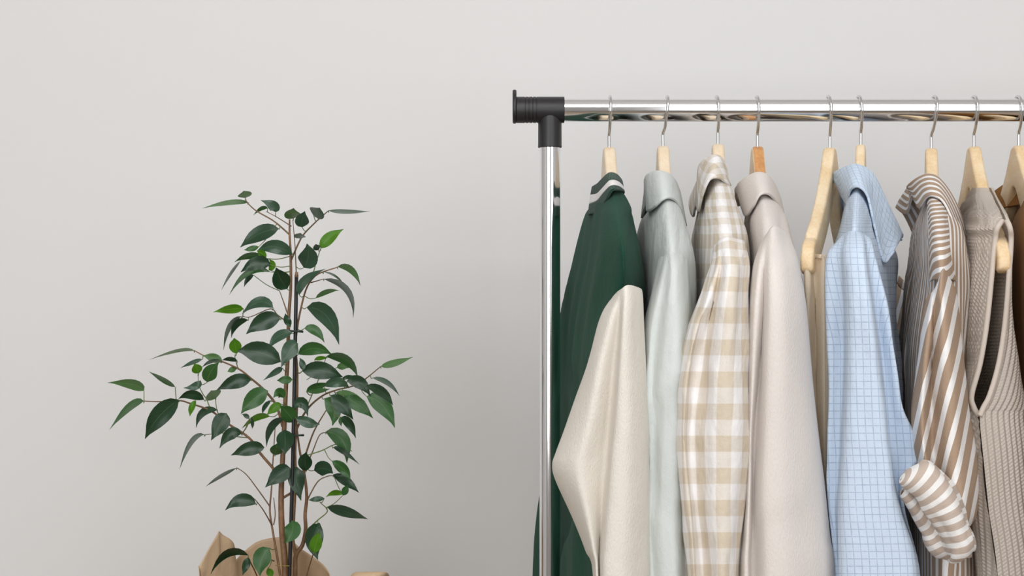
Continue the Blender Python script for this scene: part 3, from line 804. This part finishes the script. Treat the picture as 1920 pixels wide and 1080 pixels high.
# ------------------------------------------------------------------ potted weeping fig
YP = 0.02
def leaf_mat(name, top, vein, under, rough=0.38, trans=0.25):
    t = NT(name); uv, u, v = t.uv()
    d = t.math('ABSOLUTE', t.math('SUBTRACT', u, 0.5))
    mid = t.math('LESS_THAN', d, 0.022)
    side = t.math('FRACT', t.math('ADD', t.math('MULTIPLY', v, 9), t.math('MULTIPLY', d, -5)))
    sv = t.math('MULTIPLY', t.math('LESS_THAN', side, 0.10), 0.14)
    tc = t.n('ShaderNodeTexCoord'); nz = t.noise(tc.outputs['Object'], 45, 3)
    c = t.mix(nz, tuple(x * .72 for x in top[:3]) + (1,), tuple(min(1, x * 1.25) for x in top[:3]) + (1,))
    geo = t.n('ShaderNodeNewGeometry')
    c = t.mix(geo.outputs['Backfacing'], c, under)
    c = t.mix(t.math('MAXIMUM', t.math('MULTIPLY', mid, .45), sv), c, vein)
    t.l(c, t.b.inputs['Base Color']); t.b.inputs['Roughness'].default_value = rough
    t.b.inputs['Specular IOR Level'].default_value = 0.45
    t.bump(t.math('ADD', t.math('MULTIPLY', mid, -1.0), t.math('MULTIPLY', sv, -2.0)), 0.3, 0.0008)
    tr = t.n('ShaderNodeBsdfTranslucent'); t.l(c, tr.inputs[0])
    mx = t.n('ShaderNodeMixShader'); mx.inputs[0].default_value = trans
    t.l(t.b.outputs[0], mx.inputs[1]); t.l(tr.outputs[0], mx.inputs[2])
    t.l(mx.outputs[0], t.t.nodes['Material Output'].inputs[0])
    return t.m
LM = {'d': leaf_mat('leaf_dark', hexc('1f3d26'), hexc('48683f'), hexc('3d5a35'), .32, .12),
      'm': leaf_mat('leaf_green', hexc('35602f'), hexc('6a8f4d'), hexc('4c7038'), .36, .2),
      'g': leaf_mat('leaf_grey_sheen', hexc('385440'), hexc('5f7a58'), hexc('56705a'), .3, .12),  # greyish tone: reflected sheen painted into the leaf colour
      'p': leaf_mat('leaf_pale', hexc('557d48'), hexc('86a870'), hexc('688a58'), .4, .25),
      'b': leaf_mat('leaf_lit_through', hexc('538a1c'), hexc('86ad48'), hexc('659a2c'), .4, .4)}  # yellow-green of light shining through the blade, put into the colour
M_bark = mat_wood('fig_bark', hexc('6a4a33'), hexc('93704f'), 2.0)
M_twig = simple('green_twig', hexc('6f8048'), 0.55)
M_brown = mat_wood('brown_twig', hexc('5f4a34'), hexc('84694c'), 2.0)
zpot = P(520, 1420, YP)[2]
plant = empty('potted_weeping_fig', (px(520), YP, zpot), 'small weeping fig with glossy green leaves in brown kraft paper wrapping', 'potted plant')
# branches: (pixel points, depth offset at the end, radius px start, radius px end, material)
BR = [
 ([(533, 1300), (535, 1080), (529, 1000), (527, 940), (529, 880), (533, 800), (536, 730), (540, 660), (541, 600), (545, 540), (545, 480), (543, 440), (543, 411)], -.005, 6.8, 1.6, M_bark),
 ([(552, 1300), (553, 1080), (555, 1041), (567, 1022), (573, 993), (572, 965), (575, 935), (573, 905), (567, 870), (562, 845), (556, 800)], .004, 5.0, 1.8, M_bark),
 ([(555, 1041), (549, 1010), (551, 960), (554, 900), (553, 850), (555, 800), (557, 740), (557, 690), (554, 650), (558, 610), (565, 575), (573, 545), (584, 525), (600, 512), (633, 501)], -.02, 3.6, 1.1, M_bark),
 ([(528, 900), (512, 878), (488, 850), (467, 821), (427, 794), (395, 770), (358, 757), (336, 751), (300, 753), (270, 752)], -.05, 3.2, .9, M_bark),
 ([(530, 800), (518, 760), (495, 731), (471, 710), (448, 692), (414, 677), (385, 668), (364, 657)], .03, 2.8, .9, M_bark),
 ([(533, 1130), (521, 1051), (510, 988), (506, 955), (509, 916), (512, 860), (516, 800)], .02, 2.6, .9, M_bark),
 ([(507, 951), (485, 920), (462, 890), (444, 877)], .03, 1.4, .8, M_brown),
 ([(510, 985), (494, 957), (478, 936)], -.03, 1.5, .8, M_brown),
 ([(513, 984), (516, 964), (513, 933)], .02, 1.3, .7, M_brown),
 ([(554, 810), (574, 770), (603, 743), (632, 731), (661, 724), (683, 712), (714, 687)], -.04, 2.2, .9, M_brown),
 ([(566, 870), (574, 849), (589, 808), (613, 767)], -.02, 2.4, 1.0, M_brown),
 ([(572, 880), (586, 847), (599, 816), (611, 811)], .03, 1.5, .8, M_brown),
 ([(568, 856), (603, 845), (632, 833), (660, 846)], .03, 1.3, .7, M_twig),
 ([(575, 940), (595, 904), (614, 893), (626, 892)], .02, 1.4, .8, M_brown),
 ([(574, 996), (595, 976), (614, 958), (600, 942)], -.01, 1.5, .8, M_twig),
 ([(545, 490), (565, 446), (586, 422), (609, 401), (616, 395)], -.03, 1.8, .8, M_brown),
 ([(543, 440), (514, 415), (480, 395), (464, 380), (460, 372)], .025, 1.7, .8, M_brown),
 ([(546, 424), (519, 407), (500, 397)], .05, 1.1, .7, M_brown),
 ([(557, 540), (555, 500), (553, 460), (549, 412)], .02, 1.4, .7, M_brown),
 ([(584, 525), (592, 495), (601, 466)], .02, 1.3, .8, M_twig),
 ([(583, 530), (607, 523)], -.02, 1.2, .7, M_brown),
 ([(543, 600), (533, 570), (524, 545)], .02, 1.4, .8, M_brown),
 ([(541, 606), (520, 590), (507, 579), (470, 594), (455, 593)], -.02, 1.3, .7, M_brown),
 ([(572, 770), (585, 740), (600, 700), (575, 712)], .02, 1.2, .7, M_twig),
 ([(447, 692), (441, 673), (441, 664)], .01, 1.1, .7, M_twig),
 ([(395, 770), (388, 750), (380, 738), (373, 722), (371, 702)], -.02, 1.2, .7, M_twig),
 ([(412, 783), (406, 765), (404, 747)], .01, 1.0, .7, M_twig),
 ([(467, 821), (440, 818), (420, 812), (385, 815)], .02, 1.1, .7, M_twig),
 ([(514, 1052), (500, 1046)], -.01, 1.2, .7, M_brown),
 ([(527, 1200), (486, 1090), (470, 1055), (465, 1044)], -.05, 1.6, .9, M_brown),
 ([(552, 1180), (575, 1080), (585, 1046), (588, 1036)], -.03, 1.5, .9, M_brown),
 ([(545, 925), (528, 935)], 0, 2.6, 2.6, M_bark),
]
BP = []      # sampled branch points (px, py, depth)
for i, (pp, dend, r0, r1, mt) in enumerate(BR):
    n = len(pp)
    if i: # start depth: depth of the branch it leaves
        d0 = min(BP, key=lambda q: (q[0] - pp[0][0]) ** 2 + (q[1] - pp[0][1]) ** 2)[2]
    else: d0 = 0.0
    if i in (1,): d0 = .008
    q = [(a, b, d0 + (dend - d0) * (j / (n - 1)) ** 1.3) for j, (a, b) in enumerate(pp)]
    fine = catmull(np.array(q, float), 6)
    BP += [tuple(v) for v in fine]
    tube('trunk' if i in (0, 1) else 'branch', [P(a, b, YP + d) for a, b, d in q], [(r0 + (r1 - r0) * j / (n - 1)) * S for j in range(n)], mt, plant, 8, 5)
tube('support_stake', [P(541, 1300, YP - .008), P(543, 1080, YP - .01), P(549, 860, YP - .014), P(556, 515, YP - .016)], [3.6 * S] * 4, simple('black_cane', (.012, .012, .014, 1), .4), plant, 10, 4)
tube('cane_tip', [P(555.9, 520, YP - .0165), P(556.2, 510, YP - .0165)], [3.2 * S, 3.0 * S], M_bark, plant, 8, 2)
M_clip = simple('dark_green_plastic', hexc('1d2b22'), .5)
for a, b, c, d in ((537, 620, 568, 622), (548, 817, 569, 816)):
    tube('plant_clip', [P(a, b, YP - .018), P((a + c) / 2, (b + d) / 2, YP - .022), P(c, d, YP - .018)], [2.4 * S, 2.0 * S, 2.4 * S], M_clip, plant, 6, 3)
tube('twine_tie', [P(517, 1060, YP - .006), P(530, 1061, YP - .016), P(543, 1061, YP - .018)], [.6 * S] * 3, simple('yellow_twine', hexc('a89c4a'), .7), plant, 6, 3)

LV = {}
LV[(360, 340, 4.153)] = [
 (440,165,290,165,80,210,42,'p'), (415,128,410,100,402,74,112,'p'), (652,240,630,190,535,148,85,'g'), (590,210,540,212,478,265,32,'m'),
 (675,368,520,410,375,515,122,'d'), (782,568,640,508,505,545,112,'g'), (520,510,460,525,405,535,45,'m'), (790,290,785,255,792,208,135,'m'),
 (858,358,858,300,880,232,112,'g'), (948,270,975,240,995,205,135,'g'), (1062,228,1210,236,1385,235,36,'g'), (840,445,840,425,845,402,95,'g'),
 (1002,522,1070,440,1180,372,92,'b'), (870,672,905,590,895,484,158,'g'), (985,535,970,510,965,488,60,'g'), (575,600,540,560,505,540,60,'b'),
 (575,602,450,580,330,630,55,'m'), (610,650,500,640,378,708,115,'d'), (610,705,440,710,290,885,50,'m'), (598,690,625,650,600,605,58,'b'),
 (480,730,435,760,405,825,40,'d'), (380,618,300,720,228,850,24,'g'), (742,838,690,760,655,670,145,'d'), (835,885,880,770,1040,682,70,'g'),
 (1135,665,1240,690,1312,815,55,'p'), (1025,705,1120,740,1192,820,18,'g'), (1025,760,1210,850,1255,1065,52,'g'), (962,910,1050,860,1145,850,40,'p'),
 (632,985,520,940,388,1035,88,'g'), (400,992,300,995,165,1018,72,'b')]
LV[(390, 540, 6.0)] = [
 (815,345,620,380,428,520,205,'d'), (1110,220,1335,315,1475,640,205,'g'), (375,320,240,440,175,705,58,'g'), (450,360,320,410,262,565,78,'d'),
 (930,430,890,360,870,285,85,'d'), (1085,455,1210,480,1310,615,110,'m'), (950,505,790,545,680,695,115,'g'), (320,740,305,640,297,562,142,'b'),
 (820,830,560,720,325,715,255,'d'), (1015,745,1200,680,1398,752,150,'m'), (1010,625,920,700,822,895,190,'g'), (838,900,760,945,620,1040,72,'g'),
 (950,1030,860,1035,775,1040,95,'m'), (1060,935,1290,930,1520,1005,205,'d'), (1200,805,1270,788,1355,785,50,'b'), (1330,770,1560,815,1685,1010,112,'m'),
 (1065,925,1060,850,1030,785,75,'g'), (1450,895,1520,880,1585,900,80,'p')]
LV[(190, 640, 4.153)] = [
 (725,75,600,72,370,145,28,'p'), (940,155,870,128,788,112,72,'p'), (785,140,710,165,615,208,34,'g'), (930,150,850,158,782,205,30,'d'),
 (1060,155,1000,138,935,148,36,'d'), (758,250,742,210,725,172,86,'b'), (825,318,850,240,915,165,118,'m'), (772,305,730,350,640,362,62,'g'),
 (575,355,480,300,370,235,42,'m'), (332,385,240,335,48,322,82,'p'), (330,465,220,510,62,690,62,'m'), (605,455,450,585,340,760,155,'d'),
 (800,455,700,415,600,448,75,'d'), (892,445,870,412,855,382,135,'p'), (735,460,702,520,690,585,50,'b'), (905,535,790,555,738,675,62,'d'),
 (975,560,925,645,855,772,135,'d'), (1090,720,1000,725,920,835,95,'d'), (800,725,700,785,608,1000,42,'g'), (1165,300,1040,315,895,382,115,'d'),
 (1050,203,1015,222,982,235,46,'p')]
LV[(430, 640, 4.153)] = [
 (300,385,190,450,90,565,140,'m'), (155,600,130,580,98,566,36,'g'), (315,585,210,595,95,680,52,'b'), (170,590,180,640,178,682,28,'d'),
 (405,488,350,520,290,576,72,'b'), (505,630,455,560,395,498,125,'m'), (425,440,390,400,342,440,82,'m'), (325,460,275,510,258,570,36,'g'),
 (430,600,325,670,290,825,62,'g'), (505,520,570,480,612,588,90,'d'), (515,590,620,635,705,645,85,'g'), (430,688,435,780,432,885,138,'d'),
 (272,825,150,838,12,888,112,'d'), (360,887,365,840,372,795,98,'m'), (600,392,680,355,795,325,62,'m'), (605,392,700,385,785,370,42,'m'),
 (740,350,850,318,935,365,82,'g'), (880,292,920,278,960,264,32,'d'), (915,310,1020,325,1098,430,100,'d'), (1180,195,1290,168,1430,122,56,'p'),
 (1115,285,1230,322,1325,425,42,'g'), (1065,345,1190,395,1275,500,78,'g'), (1070,430,1195,500,1290,675,135,'m'), (830,400,940,425,1060,470,72,'p'),
 (890,440,1000,490,1120,600,112,'m'), (790,420,880,500,965,610,112,'d'), (740,445,815,530,800,660,122,'m'), (870,590,935,645,985,755,72,'d'),
 (865,590,866,625,872,662,32,'m'), (750,705,880,770,915,950,125,'m'), (810,825,890,860,1015,960,42,'d'), (660,1005,740,990,808,1030,118,'d'),
 (600,1010,590,930,600,862,112,'d')]
LV[(330, 820, 4.155)] = [
 (1215,185,1305,250,1358,335,82,'m'), (1225,290,1330,345,1425,432,76,'d'), (1300,452,1320,410,1336,368,56,'m'), (1300,445,1235,432,1168,466,44,'b'),
 (1155,475,1090,482,1030,490,44,'g'), (1180,545,1330,582,1495,637,86,'g'), (892,240,805,290,695,390,135,'d'), (945,232,938,330,975,495,138,'d'),
 (622,520,505,490,383,568,105,'d'), (470,240,345,305,230,385,30,'g'), (905,650,905,735,845,828,130,'m'), (1120,668,1075,800,1105,955,145,'d'),
 (1072,900,1092,820,1120,728,98,'b'), (565,920,400,905,268,1070,62,'d'), (565,935,545,1000,518,1075,62,'d'), (728,862,665,955,655,1082,145,'m'),
 (715,1020,735,1060,748,1092,58,'b')]

def wprof(t): return (math.sin(math.pi * min(1, t) ** 0.78) ** 0.85) * (1 - 0.55 * max(0, (t - 0.72) / 0.28) ** 1.2) if 0 < t < 1 else 0.0
rl = random.Random(11)
NT_, NS = 9, 4
for (ox, oy, sc), items in LV.items():
    for (bx, by, mx_, my, tx, ty, wd, tone) in items:
        b = np.array([ox + bx / sc, oy + by / sc]); m = np.array([ox + mx_ / sc, oy + my / sc]); tp = np.array([ox + tx / sc, oy + ty / sc])
        wpx = wd / sc
        nb = min(BP, key=lambda q: (q[0] - b[0]) ** 2 + (q[1] - b[1]) ** 2)
        dist = math.hypot(nb[0] - b[0], nb[1] - b[1])
        d0 = nb[2] - 0.012 - rl.random() * 0.014 if tone != 'p' else nb[2] + rl.random() * 0.015
        Lp = np.linalg.norm(m - b) + np.linalg.norm(tp - m)
        Ltrue = max(Lp, wpx / 0.52)
        dz = math.sqrt(max(0, Ltrue ** 2 - Lp ** 2)) * S * 0.8 * (-1)       # foreshortened leaves point to the viewer
        Wt = max(wpx, 0.40 * Lp)                                              # real width
        hz = math.sqrt(max(0, Wt ** 2 - wpx ** 2)) / Wt
        sgn = rl.choice((-1, 1))
        c = 2 * m - 0.5 * (b + tp)                                           # bezier control through the middle
        V = []; UV = []
        for i in range(NT_ + 1):
            t_ = i / NT_
            p2 = (1 - t_) ** 2 * b + 2 * t_ * (1 - t_) * c + t_ * t_ * tp
            tg = 2 * (1 - t_) * (c - b) + 2 * t_ * (tp - c); tg /= np.linalg.norm(tg) + 1e-9
            pr = np.array([-tg[1], tg[0]])
            Y = YP + d0 + dz * t_
            hw = wprof(t_) * Wt / 2
            if i == 0: hw = .35
            if i == NT_: hw = .25
            for j in range(NS + 1):
                s = (j / NS - .5) * 2
                f = math.sqrt(max(0, 1 - hz * hz))
                q = p2 + pr * s * hw * f
                wave = 0.0010 * math.sin(t_ * 9 + s * 2 + bx)
                yy = Y + (s * hw * hz * sgn - abs(s) * hw * 0.22) * S + wave * abs(s)
                V.append(P(q[0], q[1], yy)); UV.append((j / NS, t_))
        F = []
        for i in range(NT_):
            for j in range(NS):
                a = i * (NS + 1) + j; F.append((a, a + 1, a + NS + 2, a + NS + 1))
        nv0 = len(V)
        # top side towards the light or the viewer
        v0, v1, v2 = V[2 + 2 * (NS + 1)], V[3 + 2 * (NS + 1)], V[2 + 3 * (NS + 1)]
        nrm = np.cross(v1 - v0, v2 - v0)
        if nrm.dot(np.array([0, -1, .5])) < 0: F = [q[::-1] for q in F]
        # leaf stalk
        if dist < 75:
            p0 = P(b[0], b[1], YP + d0); p3 = P(nb[0], nb[1], YP + nb[2]); mid = (p0 + p3) / 2 + np.array([0, 0, -.002])
            tv, tf = tube(None, [p0, mid, p3], [.75 * S, .8 * S, .95 * S], None, None, 5, 3)
            F += [tuple(k + nv0 for k in q) for q in tf]; V += tv; UV += [(.5, 0)] * len(tv)
        o = mesh_obj('leaf', V, F, LM[tone], plant, uvs=UV)
        o.data.materials.append(M_twig)
        nl = NT_ * NS
        for k in range(nl, len(o.data.polygons)): o.data.polygons[k].material_index = 1

# pot, soil and kraft paper
M_kraft = NT('kraft_paper'); uv_, _, _ = M_kraft.uv()
tcn = M_kraft.n('ShaderNodeTexCoord')
nz = M_kraft.noise(tcn.outputs['Object'], 260, 3, .6, (1, 1, .15))
M_kraft.l(M_kraft.mix(nz, hexc('cbb091'), hexc('b99c7a')), M_kraft.b.inputs['Base Color'])
M_kraft.b.inputs['Roughness'].default_value = 0.6
M_kraft.bump(M_kraft.noise(tcn.outputs['Object'], 30, 4, .6), .6, .003)
M_kraft = M_kraft.m
pc = P(522, 1250, YP)
lathe('pot', [(zpot, .02), (zpot, .045), (zpot + .09, .058), (zpot + .098, .06), (zpot + .098, .054), (zpot + .085, .053), (zpot + .085, .01)], 'z', (pc[0], YP, 0), simple('brown_plastic_pot', hexc('6b3f2a'), .5), plant, 32)
M_soil = simple('potting_soil', (.03, .02, .014, 1), 1)
lathe('soil', [(zpot + .08, .01), (zpot + .08, .0525), (zpot + .087, .05), (zpot + .09, .02)], 'z', (pc[0], YP, 0), M_soil, plant, 24)
# rim of the paper traced round the pot: (px, py, Y)
rim = [(411, 996, .0), (408, 1001, -.003), (392, 1028, -.012), (375, 1059, -.019), (373, 1064, -.021), (382, 1100, -.05), (430, 1125, -.07), (510, 1130, -.078), (585, 1118, -.06), (617, 1088, -.02), (612, 1066, .0),
       (590, 1046, .02), (566, 1030, .038), (540, 1010, .05), (514, 1008, .054), (482, 1016, .052), (458, 1034, .045), (442, 1050, .030), (441, 1046, .026), (440, 1026, .016), (434, 1013, .008), (417, 1002, .003)]
def lerp_row(t, r_b):
    out = []
    for k, (a, b_, Y) in enumerate(rim):
        top = P(a, b_, YP + Y)
        th = math.atan2(Y + (-.004 if Y < 0 else .004), (a - 505) * S)
        rb_ = r_b + .004 * (k % 2)
        bot = np.array([pc[0] + math.cos(th) * rb_, YP + math.sin(th) * rb_, zpot + .004])
        q = top * (1 - t) + bot * t
        q[0] += .003 * math.sin(k * 2.1 + t * 5) * (1 if 0 < t < 1 else 0)
        out.append(q)
    return out
net('paper_wrapping', [lerp_row(t_, .064) for t_ in (0, .12, .3, .55, .8, 1)], M_kraft, plant, True, 4, 5, world=True, wr=.0015, wfu=35, wfv=25, solid=.0006, seed=91)
fl = [[(600, 1200, -.05), (612, 1180, -.055), (630, 1180, -.05), (645, 1200, -.04)],
      [(625, 1130, -.05), (640, 1120, -.058), (675, 1118, -.055), (690, 1130, -.04)],
      [(650, 1090, -.045), (665, 1082, -.055), (712, 1080, -.055), (722, 1092, -.035)],
      [(663, 1078, -.035), (672, 1073, -.045), (722, 1074, -.045), (730, 1081, -.03)],
      [(668, 1110, -.02), (676, 1100, -.03), (728, 1098, -.03), (738, 1112, -.015)]]
net('paper_flap', [[(a, b_, YP + Y) for a, b_, Y in r] for r in fl], M_kraft, plant, False, 5, 5, wr=.0006, wfu=40, wfv=25, solid=.0006, seed=93)
# wooden stool under the pot, below the frame
M_stool = mat_wood('stool_pine', hexc('b98d5c'), hexc('d9b687'))
st = empty('stool', (pc[0], YP, 0), 'round wooden stool carrying the wrapped plant below the frame', 'stool')
lathe('seat', [(zpot - .03, .13), (zpot - .026, .135), (zpot - .004, .135), (zpot, .13)], 'z', (pc[0], YP, 0), M_stool, st, 40)
for sx in (-1, 1):
    for sy in (-1, 1):
        tube('leg', [(pc[0] + sx * .08, YP + sy * .08, zpot - .028), (pc[0] + sx * .15, YP + sy * .15, 0.0)], [.014, .012], M_stool, st, 12, interp=False)
